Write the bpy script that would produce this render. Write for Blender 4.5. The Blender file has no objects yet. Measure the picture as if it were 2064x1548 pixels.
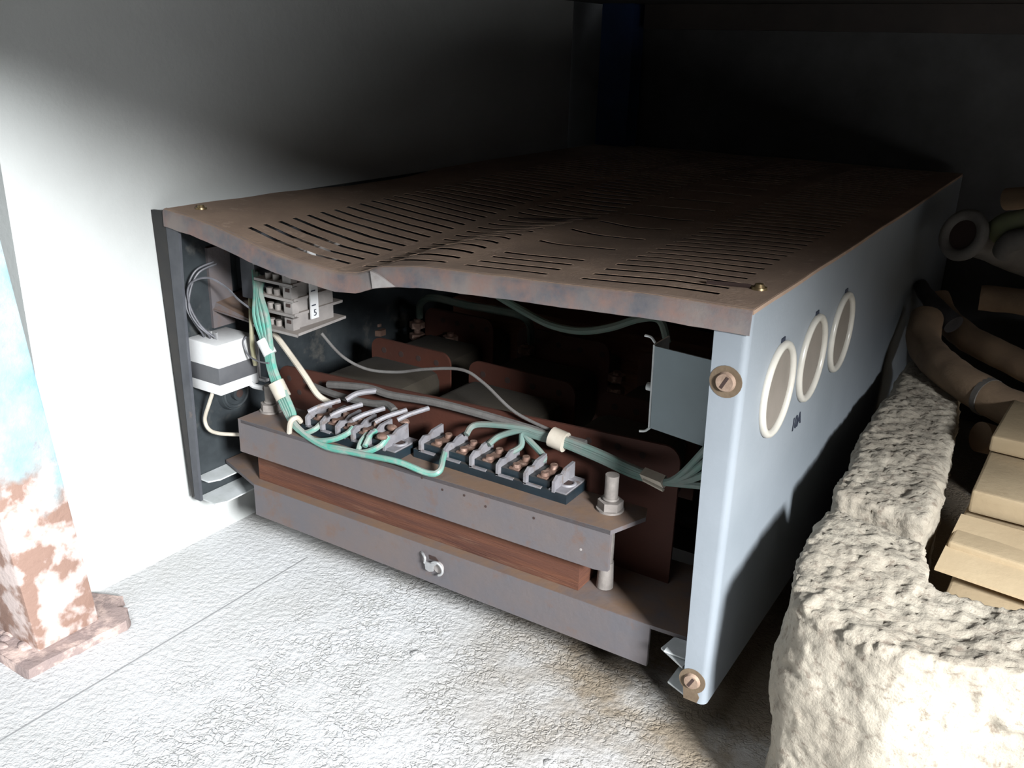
import bpy, bmesh, math, random
from mathutils import Vector, Matrix, noise
random.seed(7)
C = bpy.context.scene.collection
PI = math.pi
# ------------------------------------------------------------------ camera
CAM = Vector((0.80304, -0.59737, 0.56406)); FPX = 1835.62
ax, ay, az = 1.21637640, -0.02575753, 0.57157013
RM = Matrix.Rotation(az, 3, 'Z') @ Matrix.Rotation(ay, 3, 'Y') @ Matrix.Rotation(ax, 3, 'X')
cam = bpy.data.cameras.new('camera'); cam.sensor_width = 36; cam.lens = 36 * FPX / 2064
cam.clip_start = 0.01
cam.dof.use_dof = False
co = bpy.data.objects.new('camera', cam); C.objects.link(co)
co.matrix_world = Matrix.Translation(CAM) @ RM.to_4x4()
bpy.context.scene.camera = co
# ------------------------------------------------------------------ world, light, exposure
w = bpy.data.worlds.new('world'); bpy.context.scene.world = w; w.use_nodes = True
w.node_tree.nodes['Background'].inputs[0].default_value = (0.75, 0.85, 1.0, 1)
w.node_tree.nodes['Background'].inputs[1].default_value = 0.001
def area(name, loc, target, sx, sy, power, col):
    l = bpy.data.lights.new(name, 'AREA'); l.shape = 'RECTANGLE'; l.size = sx; l.size_y = sy
    l.energy = power; l.color = col
    o = bpy.data.objects.new(name, l); C.objects.link(o); o.location = loc
    o.rotation_euler = (Vector(target) - Vector(loc)).to_track_quat('-Z', 'Y').to_euler()
    return o
area('doorway_daylight', (2.36, -1.08, 1.15), (0.15, 0.0, 0.28), 0.42, 0.42, 230, (0.95, 0.98, 1.0))
area('room_daylight', (0.3, -1.38, 2.2), (0.3, 0.0, 0.1), 1.2, 0.9, 38.0, (0.88, 0.94, 1.0))
vs = bpy.context.scene.view_settings
vs.view_transform = 'Standard'; vs.look = 'None'; vs.gamma = 1; vs.use_curve_mapping = False
vs.exposure = 0.0

# ------------------------------------------------------------------ helpers
def U(u, v, axis, val):
    """point of the plane (axis = val) seen at photo pixel u, v"""
    d = RM @ Vector(((u - 1032) / FPX, -(v - 774) / FPX, -1))
    return CAM + d * ((val - CAM[axis]) / d[axis])

def mat(name, c1, c2=None, scale=20, rough=0.7, metal=0.0, bump=0.0, bscale=60, spots=None, sscale=30,
        sth=0.6, ssoft=0.08, detail=6, stretch=None, emis=None, brick=None, dust=None, spec=0.5):
    m = bpy.data.materials.new(name); m.use_nodes = True
    nt = m.node_tree; N = nt.nodes; Lk = nt.links
    b = N['Principled BSDF']
    b.inputs['Roughness'].default_value = rough; b.inputs['Metallic'].default_value = metal
    b.inputs['Specular IOR Level'].default_value = spec
    tc = N.new('ShaderNodeTexCoord'); vec = tc.outputs['Object']
    if stretch:
        mp = N.new('ShaderNodeMapping'); mp.inputs['Scale'].default_value = stretch
        Lk.new(vec, mp.inputs[0]); vec = mp.outputs[0]
    def nz(s, d=detail, r=0.6):
        n = N.new('ShaderNodeTexNoise'); n.inputs['Scale'].default_value = s
        n.inputs['Detail'].default_value = d; n.inputs['Roughness'].default_value = r
        Lk.new(vec, n.inputs['Vector']); return n.outputs['Fac']
    def ramp(f, a, bb):
        r = N.new('ShaderNodeMapRange'); r.inputs['From Min'].default_value = a
        r.inputs['From Max'].default_value = bb; Lk.new(f, r.inputs['Value']); return r.outputs[0]
    def mix(f, A, B):
        x = N.new('ShaderNodeMix'); x.data_type = 'RGBA'
        Lk.new(f, x.inputs['Factor'])
        for s, v in ((x.inputs['A'], A), (x.inputs['B'], B)):
            if isinstance(v, tuple): s.default_value = (*v, 1)
            else: Lk.new(v, s)
        return x.outputs['Result']
    col = mix(ramp(nz(scale), 0.35, 0.68), c1, c2 or c1)
    if spots:
        col = mix(ramp(nz(sscale, 8, 0.65), sth - ssoft, sth + ssoft), col, spots)
    if dust:      # settled dust lies on every upward face
        g = N.new('ShaderNodeNewGeometry'); s = N.new('ShaderNodeSeparateXYZ'); Lk.new(g.outputs['Normal'], s.inputs[0])
        f = ramp(s.outputs['Z'], 0.4, 0.9)
        mu = N.new('ShaderNodeMath'); mu.operation = 'MULTIPLY'; Lk.new(f, mu.inputs[0])
        Lk.new(ramp(nz(25), 0.25, 0.6), mu.inputs[1]); col = mix(mu.outputs[0], col, dust)
    Lk.new(col, b.inputs['Base Color'])
    if bump:
        bp = N.new('ShaderNodeBump'); bp.inputs['Strength'].default_value = 1.0
        bp.inputs['Distance'].default_value = bump
        Lk.new(nz(bscale, 8, 0.65), bp.inputs['Height']); Lk.new(bp.outputs[0], b.inputs['Normal'])
    return m

DUST = (0.20, 0.145, 0.10)
M = {}
M['lid'] = mat('dusty_lid', (0.317, 0.219, 0.156), (0.223, 0.152, 0.111), 14, 0.95, 0, 0.0008, 260, spots=(0.405, 0.291, 0.221), sscale=60, sth=0.66)
M['lip'] = mat('lid_lip', (0.185, 0.155, 0.142), (0.055, 0.066, 0.088), 17, 0.7, 0.1, 0.0004, 200, spots=(0.200, 0.125, 0.105), sscale=38, sth=0.56, ssoft=0.12, dust=(0.27, 0.19, 0.14))
M['chip'] = mat('bare_metal', (0.372, 0.348, 0.336), (0.270, 0.240, 0.228), 80, 0.5, 0.3)
M['paint'] = mat('blue_grey_paint', (0.200, 0.221, 0.244), (0.175, 0.196, 0.216), 9, 0.42, 0, 0.0002, 150, spots=(0.098, 0.103, 0.101), sscale=75, sth=0.73, ssoft=0.03)
M['paint_in'] = mat('inner_paint', (0.210, 0.262, 0.285), (0.186, 0.228, 0.244), 12, 0.6, 0, spots=(0.120, 0.114, 0.111), sscale=90, sth=0.72, ssoft=0.03)
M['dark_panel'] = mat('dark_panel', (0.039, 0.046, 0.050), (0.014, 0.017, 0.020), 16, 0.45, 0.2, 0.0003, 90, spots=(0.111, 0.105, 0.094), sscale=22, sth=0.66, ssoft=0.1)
M['dark_edge'] = mat('dark_edge', (0.025, 0.023, 0.021), (0.016, 0.016, 0.017), 40, 0.7, 0.1)
M['flange_l'] = mat('grey_flange', (0.072, 0.075, 0.084), (0.048, 0.051, 0.060), 40, 0.6, 0.2, spots=(0.180, 0.132, 0.108), sscale=50, sth=0.7)
M['lip_plate'] = mat('lip_plate', (0.495, 0.513, 0.522), (0.378, 0.396, 0.387), 40, 0.5, 0)
M['channel'] = mat('steel_channel', (0.096, 0.090, 0.098), (0.118, 0.095, 0.090), 18, 0.62, 0.15, 0.0004, 120, spots=(0.124, 0.072, 0.051), sscale=34, sth=0.66, ssoft=0.1, dust=(0.155, 0.098, 0.065))
M['core'] = mat('laminated_core', (0.114, 0.040, 0.019), (0.062, 0.021, 0.013), 8, 0.75, 0.1, 0.0012, 60, stretch=(1, 1, 14), spots=(0.162, 0.081, 0.048), sscale=12, sth=0.64, ssoft=0.1)
M['board'] = mat('red_fibre_board', (0.058, 0.014, 0.006), (0.039, 0.011, 0.006), 15, 0.75, 0, 0.0003, 200, spots=(0.081, 0.042, 0.027), sscale=60, sth=0.72)
M['hole'] = mat('drilled_hole', (0.03, 0.015, 0.012), None, 30, 0.9)
M['tape'] = mat('winding_tape', (0.024, 0.018, 0.010), (0.018, 0.013, 0.008), 20, 0.9, 0, 0.0006, 180)
M['bake'] = mat('bakelite', (0.012, 0.021, 0.028), (0.008, 0.013, 0.017), 40, 0.4, 0, 0.0002, 150, dust=(0.050, 0.046, 0.043))
M['barrier'] = mat('barrier_metal', (0.221, 0.212, 0.225), (0.162, 0.157, 0.170), 60, 0.6, 0.2, 0.0003, 300, spots=(0.136, 0.102, 0.085), sscale=90, sth=0.62)
M['lug'] = mat('rusty_lug', (0.176, 0.104, 0.076), (0.112, 0.068, 0.056), 90, 0.7, 0.4, 0.0004, 300, spots=(0.400, 0.272, 0.216), sscale=90, sth=0.6)
M['green'] = mat('green_wire', (0.045, 0.270, 0.205), (0.112, 0.224, 0.187), 50, 0.45, 0, spots=(0.281, 0.251, 0.235), sscale=70, sth=0.58, ssoft=0.12, dust=(0.254, 0.257, 0.235))
M['green_dusty'] = mat('dusty_green_wire', (0.094, 0.165, 0.143), (0.143, 0.165, 0.154), 50, 0.7, dust=(0.17, 0.17, 0.15))
M['green_dark'] = mat('dark_green_cable', (0.045, 0.075, 0.060), (0.075, 0.085, 0.070), 40, 0.8)
M['cream'] = mat('cream_sleeve', (0.434, 0.392, 0.329), (0.350, 0.308, 0.252), 50, 0.6)
M['white'] = mat('white_plastic', (0.592, 0.592, 0.592), (0.496, 0.496, 0.496), 30, 0.45, 0, spots=(0.280, 0.264, 0.240), sscale=120, sth=0.74, ssoft=0.03)
M['greycable'] = mat('grey_cable', (0.108, 0.103, 0.098), (0.080, 0.072, 0.068), 60, 0.85, 0, 0.0004, 300)
M['thinwire'] = mat('thin_dark_wire', (0.102, 0.102, 0.114), (0.048, 0.048, 0.054), 60, 0.5)
M['yellow'] = mat('yellowed_wire', (0.348, 0.324, 0.192), (0.270, 0.252, 0.180), 60, 0.6)
M['tstack'] = mat('grey_plastic_plates', (0.238, 0.217, 0.204), (0.182, 0.166, 0.158), 40, 0.7, 0, 0.0003, 200, dust=(0.252, 0.217, 0.191))
M['band'] = mat('dark_band', (0.060, 0.062, 0.068), (0.085, 0.085, 0.090), 30, 0.5)
M['rustscrew'] = mat('rusty_screw', (0.22, 0.15, 0.11), (0.33, 0.24, 0.18), 120, 0.7, 0.4, 0.0004, 300)
M['rust_patch'] = mat('rust_patch', (0.119, 0.084, 0.052), (0.087, 0.059, 0.035), 90, 0.9, 0, 0.0004, 300)
M['brass'] = mat('brass_screw', (0.300, 0.216, 0.108), (0.180, 0.132, 0.078), 120, 0.4, 0.8)
M['bolt'] = mat('dusty_bolt', (0.280, 0.252, 0.231), (0.196, 0.175, 0.161), 90, 0.7, 0.3, 0.0005, 200)
M['ring'] = mat('cream_ring', (0.480, 0.456, 0.408), (0.420, 0.396, 0.348), 40, 0.3)
M['disc'] = mat('taupe_disc', (0.169, 0.146, 0.124), (0.143, 0.124, 0.104), 30, 0.7)
M['ink'] = mat('black_ink', (0.015, 0.02, 0.035), None, 30, 0.6)
M['tab'] = mat('bright_tab', (0.420, 0.420, 0.420), (0.315, 0.315, 0.322), 60, 0.35, 0.5)
M['carton'] = mat('cardboard', (0.439, 0.340, 0.214), (0.378, 0.285, 0.174), 12, 0.85, 0, 0.0004, 120, spots=(0.298, 0.213, 0.126), sscale=20, sth=0.68)
M['hose'] = mat('dusty_hose', (0.255, 0.173, 0.108), (0.178, 0.121, 0.079), 22, 0.95, 0, 0.0012, 70)
M['greypipe'] = mat('dusty_grey_pipe', (0.143, 0.130, 0.117), (0.091, 0.085, 0.078), 22, 0.9, 0, 0.001, 70)
M['olive'] = mat('olive_tube', (0.150, 0.170, 0.080), (0.120, 0.120, 0.080), 22, 0.9)
M['rope'] = mat('grey_rag', (0.070, 0.066, 0.070), (0.042, 0.040, 0.042), 40, 0.95, 0, 0.002, 90)
M['navy'] = mat('navy_paint', (0.024, 0.054, 0.156), (0.014, 0.036, 0.096), 12, 0.5, 0, spots=(0.120, 0.120, 0.144), sscale=30, sth=0.74)
M['bench'] = mat('bench_wood', (0.055, 0.045, 0.04), (0.035, 0.03, 0.028), 10, 0.85)

def stone():
    m = mat('rough_concrete', (0.375, 0.335, 0.272), (0.28, 0.245, 0.195), 14, 0.95, 0, 0.0016, 170,
            spots=(0.19, 0.155, 0.12), sscale=120, sth=0.60, ssoft=0.06, detail=8)
    return m
M['stone'] = stone()

# left wall: white plaster; back wall: grey plaster
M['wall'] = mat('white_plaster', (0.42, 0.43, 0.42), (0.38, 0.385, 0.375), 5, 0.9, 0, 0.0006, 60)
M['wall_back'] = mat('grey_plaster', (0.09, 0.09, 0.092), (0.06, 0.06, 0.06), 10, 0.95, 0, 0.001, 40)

def floor_mat():
    m = bpy.data.materials.new('crusted_plaster_floor'); m.use_nodes = True
    nt = m.node_tree; N = nt.nodes; Lk = nt.links; b = N['Principled BSDF']
    b.inputs['Roughness'].default_value = 0.92; b.inputs['Specular IOR Level'].default_value = 0.25
    tc = N.new('ShaderNodeTexCoord'); vec = tc.outputs['Object']
    def nz(s, d, r=0.6, v=None):
        n = N.new('ShaderNodeTexNoise'); n.inputs['Scale'].default_value = s; n.inputs['Detail'].default_value = d
        n.inputs['Roughness'].default_value = r; Lk.new(v or vec, n.inputs['Vector']); return n
    def rng(f, a, bb, c=0, d=1):
        r = N.new('ShaderNodeMapRange'); r.inputs['From Min'].default_value = a; r.inputs['From Max'].default_value = bb
        r.inputs['To Min'].default_value = c; r.inputs['To Max'].default_value = d; Lk.new(f, r.inputs['Value']); return r.outputs[0]
    def math_(op, A, B):
        x = N.new('ShaderNodeMath'); x.operation = op
        for s, v in ((x.inputs[0], A), (x.inputs[1], B)):
            if isinstance(v, (int, float)): s.default_value = v
            else: Lk.new(v, s)
        return x.outputs[0]
    # warped cells -> flaking crust
    wn = nz(45, 3); mx = N.new('ShaderNodeMix'); mx.data_type = 'RGBA'; mx.blend_type = 'LINEAR_LIGHT'
    mx.inputs['Factor'].default_value = 0.02; Lk.new(vec, mx.inputs['A']); Lk.new(wn.outputs['Color'], mx.inputs['B'])
    vo = N.new('ShaderNodeTexVoronoi'); vo.feature = 'DISTANCE_TO_EDGE'; vo.inputs['Scale'].default_value = 105
    Lk.new(mx.outputs['Result'], vo.inputs['Vector'])
    crack = rng(vo.outputs['Distance'], 0.0, 0.16)
    blot = rng(nz(22, 4).outputs['Fac'], 0.38, 0.56)            # where the crust is broken up
    sx = N.new('ShaderNodeSeparateXYZ'); Lk.new(vec, sx.inputs[0])
    smooth = rng(sx.outputs['X'], 0.13, 0.22)                     # trowelled strip by the wall
    amt = math_('MULTIPLY', blot, math_('ADD', math_('MULTIPLY', smooth, 0.75), 0.25))
    inv = math_('SUBTRACT', 1.0, crack)
    crk = math_('SUBTRACT', 1.0, math_('MULTIPLY', inv, amt))
    h = math_('ADD', math_('MULTIPLY', crk, 0.35), math_('MULTIPLY', nz(150, 6, 0.6).outputs['Fac'], 1.3))
    bp = N.new('ShaderNodeBump'); bp.inputs['Strength'].default_value = 1; bp.inputs['Distance'].default_value = 0.0022
    Lk.new(h, bp.inputs['Height']); Lk.new(bp.outputs[0], b.inputs['Normal'])
    mc = N.new('ShaderNodeMix'); mc.data_type = 'RGBA'; Lk.new(rng(nz(9, 6).outputs['Fac'], 0.35, 0.65), mc.inputs['Factor'])
    mc.inputs['A'].default_value = (0.54, 0.54, 0.545, 1); mc.inputs['B'].default_value = (0.47, 0.467, 0.46, 1)
    m2 = N.new('ShaderNodeMix'); m2.data_type = 'RGBA'; Lk.new(rng(crk, 0.0, 0.8), m2.inputs['Factor'])
    m2.inputs['A'].default_value = (0.42, 0.415, 0.40, 1); Lk.new(mc.outputs['Result'], m2.inputs['B'])
    # brown dirt swept under and beside the cabinet
    dx = rng(sx.outputs['X'], 0.30, 0.50); dy = rng(sx.outputs['Y'], -0.14, 0.03)
    dm = math_('MULTIPLY', math_('ADD', math_('MULTIPLY', dx, dy), math_('MULTIPLY', rng(sx.outputs['Y'], 0.06, 0.16), 0.8)), rng(nz(14, 6).outputs['Fac'], 0.2, 0.6))
    dm = math_('MINIMUM', dm, 0.9)
    m3 = N.new('ShaderNodeMix'); m3.data_type = 'RGBA'; Lk.new(dm, m3.inputs['Factor'])
    Lk.new(m2.outputs['Result'], m3.inputs['A']); m3.inputs['B'].default_value = (0.19, 0.145, 0.095, 1)
    Lk.new(m3.outputs['Result'], b.inputs['Base Color'])
    return m
M['floor'] = floor_mat()

def rusty_blue():
    m = mat('flaking_blue_paint', (0.20, 0.33, 0.37), (0.34, 0.42, 0.44), 28, 0.75, 0, 0.0015, 70,
            spots=(0.270, 0.285, 0.300), sscale=55, sth=0.62, ssoft=0.05)
    nt = m.node_tree; N = nt.nodes; Lk = nt.links; b = N['Principled BSDF']
    src = b.inputs['Base Color'].links[0].from_socket
    tc = N.new('ShaderNodeTexCoord'); sp = N.new('ShaderNodeSeparateXYZ'); Lk.new(tc.outputs['Object'], sp.inputs[0])
    n = N.new('ShaderNodeTexNoise'); n.inputs['Scale'].default_value = 26; n.inputs['Detail'].default_value = 8; Lk.new(tc.outputs['Object'], n.inputs['Vector'])
    n2 = N.new('ShaderNodeTexNoise'); n2.inputs['Scale'].default_value = 40; n2.inputs['Detail'].default_value = 8; Lk.new(tc.outputs['Object'], n2.inputs['Vector'])
    # rust creeps up from the foot
    a = N.new('ShaderNodeMath'); a.operation = 'MULTIPLY_ADD'; Lk.new(n.outputs['Fac'], a.inputs[0]); a.inputs[1].default_value = 0.22; Lk.new(sp.outputs['Z'], a.inputs[2])
    r = N.new('ShaderNodeMapRange'); r.inputs['From Min'].default_value = 0.27; r.inputs['From Max'].default_value = 0.31; Lk.new(a.outputs[0], r.inputs['Value'])
    rc = N.new('ShaderNodeMix'); rc.data_type = 'RGBA'
    r2 = N.new('ShaderNodeMapRange'); r2.inputs['From Min'].default_value = 0.44; r2.inputs['From Max'].default_value = 0.54; Lk.new(n2.outputs['Fac'], r2.inputs['Value'])
    Lk.new(r2.outputs[0], rc.inputs['Factor']); rc.inputs['A'].default_value = (0.25, 0.155, 0.12, 1); rc.inputs['B'].default_value = (0.52, 0.43, 0.40, 1)
    x = N.new('ShaderNodeMix'); x.data_type = 'RGBA'; Lk.new(r.outputs[0], x.inputs['Factor']); Lk.new(rc.outputs['Result'], x.inputs['A']); Lk.new(src, x.inputs['B'])
    Lk.new(x.outputs['Result'], b.inputs['Base Color'])
    return m
M['leg'] = rusty_blue()
M['footrust'] = mat('scaly_rust', (0.302, 0.227, 0.205), (0.227, 0.176, 0.168), 30, 0.9, 0, 0.003, 60, spots=(0.554, 0.420, 0.370), sscale=32, sth=0.56, ssoft=0.06)

class MB:
    def __init__(s): s.bm = bmesh.new()
    def box(s, a, b, rot=None, pivot=None, bev=0.0):
        a = Vector(a); b = Vector(b)
        r = bmesh.ops.create_cube(s.bm, size=1)['verts']
        c = (a + b) / 2; d = b - a
        for v in r: v.co = Vector((v.co.x * d.x, v.co.y * d.y, v.co.z * d.z)) + c
        if bev:
            es = list({e for v in r for e in v.link_edges})
            q = bmesh.ops.bevel(s.bm, geom=es, offset=bev, segments=2, affect='EDGES', profile=0.5)
            r = list({v for f in q['faces'] for v in f.verts} | {v for v in r if v.is_valid})
        if rot:
            p = Vector(pivot) if pivot else c
            for v in r: v.co = rot @ (v.co - p) + p
        return s
    def prism(s, pts, off):
        """closed polygon pts (3-D) extruded by vector off"""
        off = Vector(off); n = len(pts)
        a = [s.bm.verts.new(Vector(p)) for p in pts]; b = [s.bm.verts.new(Vector(p) + off) for p in pts]
        s.bm.faces.new(a[::-1]); s.bm.faces.new(b)
        for i in range(n): s.bm.faces.new((a[i], a[(i + 1) % n], b[(i + 1) % n], b[i]))
        return s
    def tube(s, path, r, seg=10, cap=True, sub=6, jitter=0.0, hollow=0.0):
        P = [Vector(p) for p in path]
        if sub > 1 and len(P) > 2:
            Q = []
            for i in range(len(P) - 1):
                p0 = P[max(i - 1, 0)]; p1 = P[i]; p2 = P[i + 1]; p3 = P[min(i + 2, len(P) - 1)]
                for k in range(sub):
                    t = k / sub
                    Q.append(0.5 * ((2 * p1) + (p2 - p0) * t + (2 * p0 - 5 * p1 + 4 * p2 - p3) * t * t + (3 * p1 - p0 - 3 * p2 + p3) * t ** 3))
            Q.append(P[-1]); P = Q
        rings = []; up = Vector((0.13, 0.21, 0.97))
        for i, p in enumerate(P):
            t = (P[min(i + 1, len(P) - 1)] - P[max(i - 1, 0)]).normalized()
            x = up.cross(t)
            if x.length < 1e-3: x = Vector((1, 0, 0)).cross(t)
            x.normalize(); y = t.cross(x); up = y
            rr = r(i / (len(P) - 1)) if callable(r) else r
            ring = []
            for k in range(seg):
                a = 2 * PI * k / seg; q = rr
                v = p + (x * math.cos(a) + y * math.sin(a)) * q
                if jitter: v += (x * math.cos(a) + y * math.sin(a)) * jitter * noise.noise(v * 60)
                ring.append(s.bm.verts.new(v))
            rings.append(ring)
        for a, b in zip(rings, rings[1:]):
            for k in range(seg): s.bm.faces.new((a[k], a[(k + 1) % seg], b[(k + 1) % seg], b[k]))
        if cap: s.bm.faces.new(rings[0][::-1]); s.bm.faces.new(rings[-1])
        for ring in rings[1:-1]: pass
        return s
    def cyl(s, p, q, r, seg=20, r2=None):
        return s.tube([p, q], (lambda t: r + ((r2 if r2 is not None else r) - r) * t), seg, True, 1)
    def hexn(s, p, q, r): return s.tube([p, q], r, 6, True, 1)
    def torus(s, c, n, R, r, seg=48, ms=12, sx=1, sy=1):
        c = Vector(c); n = Vector(n).normalized(); x = n.orthogonal().normalized(); y = n.cross(x)
        rings = []
        for i in range(seg):
            a = 2 * PI * i / seg; d = x * math.cos(a) + y * math.sin(a)
            rings.append([s.bm.verts.new(c + d * (R + r * math.cos(2 * PI * k / ms)) + n * (r * math.sin(2 * PI * k / ms))) for k in range(ms)])
        for i in range(seg):
            a = rings[i]; b = rings[(i + 1) % seg]
            for k in range(ms): s.bm.faces.new((a[k], b[k], b[(k + 1) % ms], a[(k + 1) % ms]))
        return s
    def build(s, name, m, parent=None, smooth=True, fn=None):
        if fn:
            for v in s.bm.verts: v.co = fn(v.co)
        bmesh.ops.recalc_face_normals(s.bm, faces=s.bm.faces)
        me = bpy.data.meshes.new(name); s.bm.to_mesh(me); s.bm.free()
        if smooth:
            for p in me.polygons: p.use_smooth = True
            try: me.set_sharp_from_angle(angle=math.radians(38))
            except Exception: pass
        me.materials.append(m)
        o = bpy.data.objects.new(name, me); C.objects.link(o)
        if parent: o.parent = parent; o.matrix_parent_inverse = parent.matrix_basis.inverted()
        return o

def tag(o, label=None, cat=None, group=None, kind=None):
    if label: o['label'] = label
    if cat: o['category'] = cat
    if group: o['group'] = group
    if kind: o['kind'] = kind
    return o
def thing(name, label, cat, loc, group=None):
    o = bpy.data.objects.new(name, None); C.objects.link(o); o.location = loc; o.empty_display_size = 0.02
    return tag(o, label, cat, group)
def L(pts, ax=None):
    """list of (u, v, axis, value)"""
    return [U(*p) for p in pts]

# ------------------------------------------------------------------ setting
XW = -0.018          # face of the white wall
b = MB(); b.box((-1.2, -1.4, -0.05), (2.2, 1.1, 0)); tag(b.build('floor', M['floor'], smooth=False), kind='structure')
b = MB(); b.box((XW - 0.08, -0.150, 0.0), (XW, 0.87, 1.3)); tag(b.build('wall_left', M['wall'], smooth=False), kind='structure')
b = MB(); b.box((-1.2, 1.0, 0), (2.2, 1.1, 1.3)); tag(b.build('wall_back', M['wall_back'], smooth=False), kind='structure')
# groove of the floor joint, a real shallow channel edge
b = MB(); b.box((0.1135, -1.4, 0.0), (0.1150, 0.06, 0.0006)); tag(b.build('trim_1', mat('joint_line', (0.25, 0.25, 0.25), None, 20, 0.9), smooth=False), kind='structure')

# ------------------------------------------------------------------ bench over everything
bench = thing('workbench', 'dark workbench overhead with a rusty pale blue front leg and navy back leg', 'workbench', (0.6, 0.3, 0))
b = MB(); b.box((-0.017, -0.365, 0.640), (1.75, 0.99, 0.675)); b.build('bench_top', M['bench'], bench, False)
b = MB(); b.box((0.075, 0.955, 0.600), (1.70, 0.985, 0.6395)); b.build('rail', M['bench'], bench, False)
# front leg: leaning square post on a scaly foot plate
def leanleg(x0, x1, y0, y1, z0, z1, lx, ly):
    m = MB(); m.box((x0, y0, z0), (x1, y1, z1), bev=0.003)
    return m, (lambda c: Vector((c.x + lx * c.z, c.y + ly * c.z, c.z)))
m, f = leanleg(-0.075, 0.041, -0.222, -0.157, 0.008, 0.642, -0.06, -0.055)
leg = m.build('leg', M['leg'], bench, fn=f); tag(leg, 'square post with flaking pale blue paint, rusted at the foot')
b = MB()
pts = [(-0.10, -0.245, 0), (0.052, -0.245, 0), (0.058, -0.243, 0), (0.0595, -0.20, 0), (0.062, -0.18, 0), (0.066, -0.145, 0), (0.060, -0.137, 0), (0.045, -0.131, 0), (0.034, -0.135, 0), (0.026, -0.118, 0), (0.012, -0.123, 0), (-0.016, -0.135, 0), (-0.0165, -0.152, 0), (-0.10, -0.152, 0)]
b.prism(pts, (0, 0, 0.010))
bmesh.ops.subdivide_edges(b.bm, edges=b.bm.edges, cuts=2)
b.build('foot_plate', M['footrust'], leg, fn=lambda c: c + Vector((0.003 * noise.noise(c * 70), 0.003 * noise.noise(c * 60 + Vector((5, 0, 0))), 0.0015 * noise.noise(c * 80) if c.z > 0.005 else 0)))
for k in range(9):
    b = MB(); r = random.uniform(0.004, 0.009); cx = random.uniform(-0.055, 0.036); cy = -0.222 - random.uniform(0, 0.016)
    bmesh.ops.create_icosphere(b.bm, subdivisions=2, radius=r)
    b.build('rust_flake', M['footrust'], leg, fn=lambda c: Vector((c.x * 1.5 + cx, c.y + cy, max(0, c.z * 0.7) + 0.009)) + Vector((1, 1, 0)) * 0.002 * noise.noise(c * 200 + Vector((k, 0, 0))))
# back leg, navy channel
b = MB(); b.box((0.000, 0.942, 0), (0.062, 0.950, 0.6398)); b.box((0.000, 0.950, 0), (0.006, 0.985, 0.6398)); b.box((0.056, 0.950, 0), (0.062, 0.985, 0.6398))
tag(b.build('leg', M['navy'], bench, False), 'navy painted steel channel')

# ------------------------------------------------------------------ cabinet
W_, D_, Z0, Z1 = 0.62, 0.973, 0.067, 0.400
cab = thing('electrical_cabinet', 'open-fronted blue-grey metal cabinet with a dented, slotted, dust-brown lid', 'electrical cabinet', (0.31, 0.48, 0))
DR = [(0, 0), (.04, .003), (.075, .009), (.125, .019), (.18, .026), (.235, .0285), (.262, .0255), (.285, .017), (.33, .0105), (.36, .0085), (.42, .006), (.465, .005), (.54, .001), (.62, 0)]
def lerp(T, x):
    if x <= T[0][0]: return T[0][1]
    for (a, c), (b_, d) in zip(T, T[1:]):
        if x <= b_:
            t = (x - a) / (b_ - a); return c + (d - c) * t
    return T[-1][1]
def sag(x, y):
    """how far the dented lid hangs below its flat height"""
    f = lerp(DR, x)
    fall = 1.0 if y < 0 else math.exp(-(y / 0.20) ** 2)
    crease = 0.009 * math.exp(-((x - (0.285 + 0.25 * y)) / 0.035) ** 2) * (1 - math.exp(-(y / 0.05) ** 2)) * math.exp(-((y - 0.16) / 0.16) ** 2)
    broad = 0.013 * math.exp(-((x - 0.30) / 0.17) ** 2 - ((y - 0.27) / 0.20) ** 2)
    edge = 0.006 * math.exp(-((x) / 0.10) ** 2 - ((y - 0.33) / 0.12) ** 2)
    return f * fall - crease + broad + edge + 0.0012 * noise.noise(Vector((x * 14, y * 14, 0)))
cols = [(0.092, 0.226), (0.243, 0.338), (0.358, 0.440), (0.471, 0.585)]
xs = set([0, 0.62]); 
for k in range(0, 63): xs.add(round(k * 0.01, 4))
xs = sorted(xs)
def near(v): return min(range(len(xs)), key=lambda i: abs(xs[i] - v))
for a_, b_ in cols:
    for v in (a_, b_):
        i = near(v)
        if abs(xs[i] - v) < 0.004 and 0 < i < len(xs) - 1: xs[i] = v
        else: xs.append(v); xs.sort()
ys = [0.0, 0.012]; rows = []
y = 0.026
while y < 0.93:
    rows.append(len(ys)); ys += [y, y + 0.0058]; ys.append(y + 0.012); y += 0.0205
ys += [0.945, 0.973]
b = MB(); bm = b.bm; G = {}
for i, x in enumerate(xs):
    for j, y in enumerate(ys): G[i, j] = bm.verts.new((x, y, 0))
slotrow = set(rows)
for i in range(len(xs) - 1):
    xc = (xs[i] + xs[i + 1]) / 2
    incol = any(a_ < xc < b_ for a_, b_ in cols)
    for j in range(len(ys) - 1):
        if j in slotrow and incol:
            # a few slots are clogged with dust
            ci = next(k for k, (a_, b_) in enumerate(cols) if a_ < xc < b_)
            if not (ci == 2 and 3 < rows.index(j) < 30 and (rows.index(j) * 7) % 3): continue
        bm.faces.new((G[i, j], G[i + 1, j], G[i + 1, j + 1], G[i, j + 1]))
for v in [v for v in bm.verts if not v.link_faces]: bm.verts.remove(v)
lid = b.build('lid', M['lid'], cab, False, fn=lambda c: Vector((c.x, c.y, Z1 - sag(c.x, c.y))))
lid['label'] = 'dented slotted lid thick with brown dust'
sm = lid.modifiers.new('thickness', 'SOLIDIFY'); sm.thickness = 0.0003; sm.offset = -1
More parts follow.
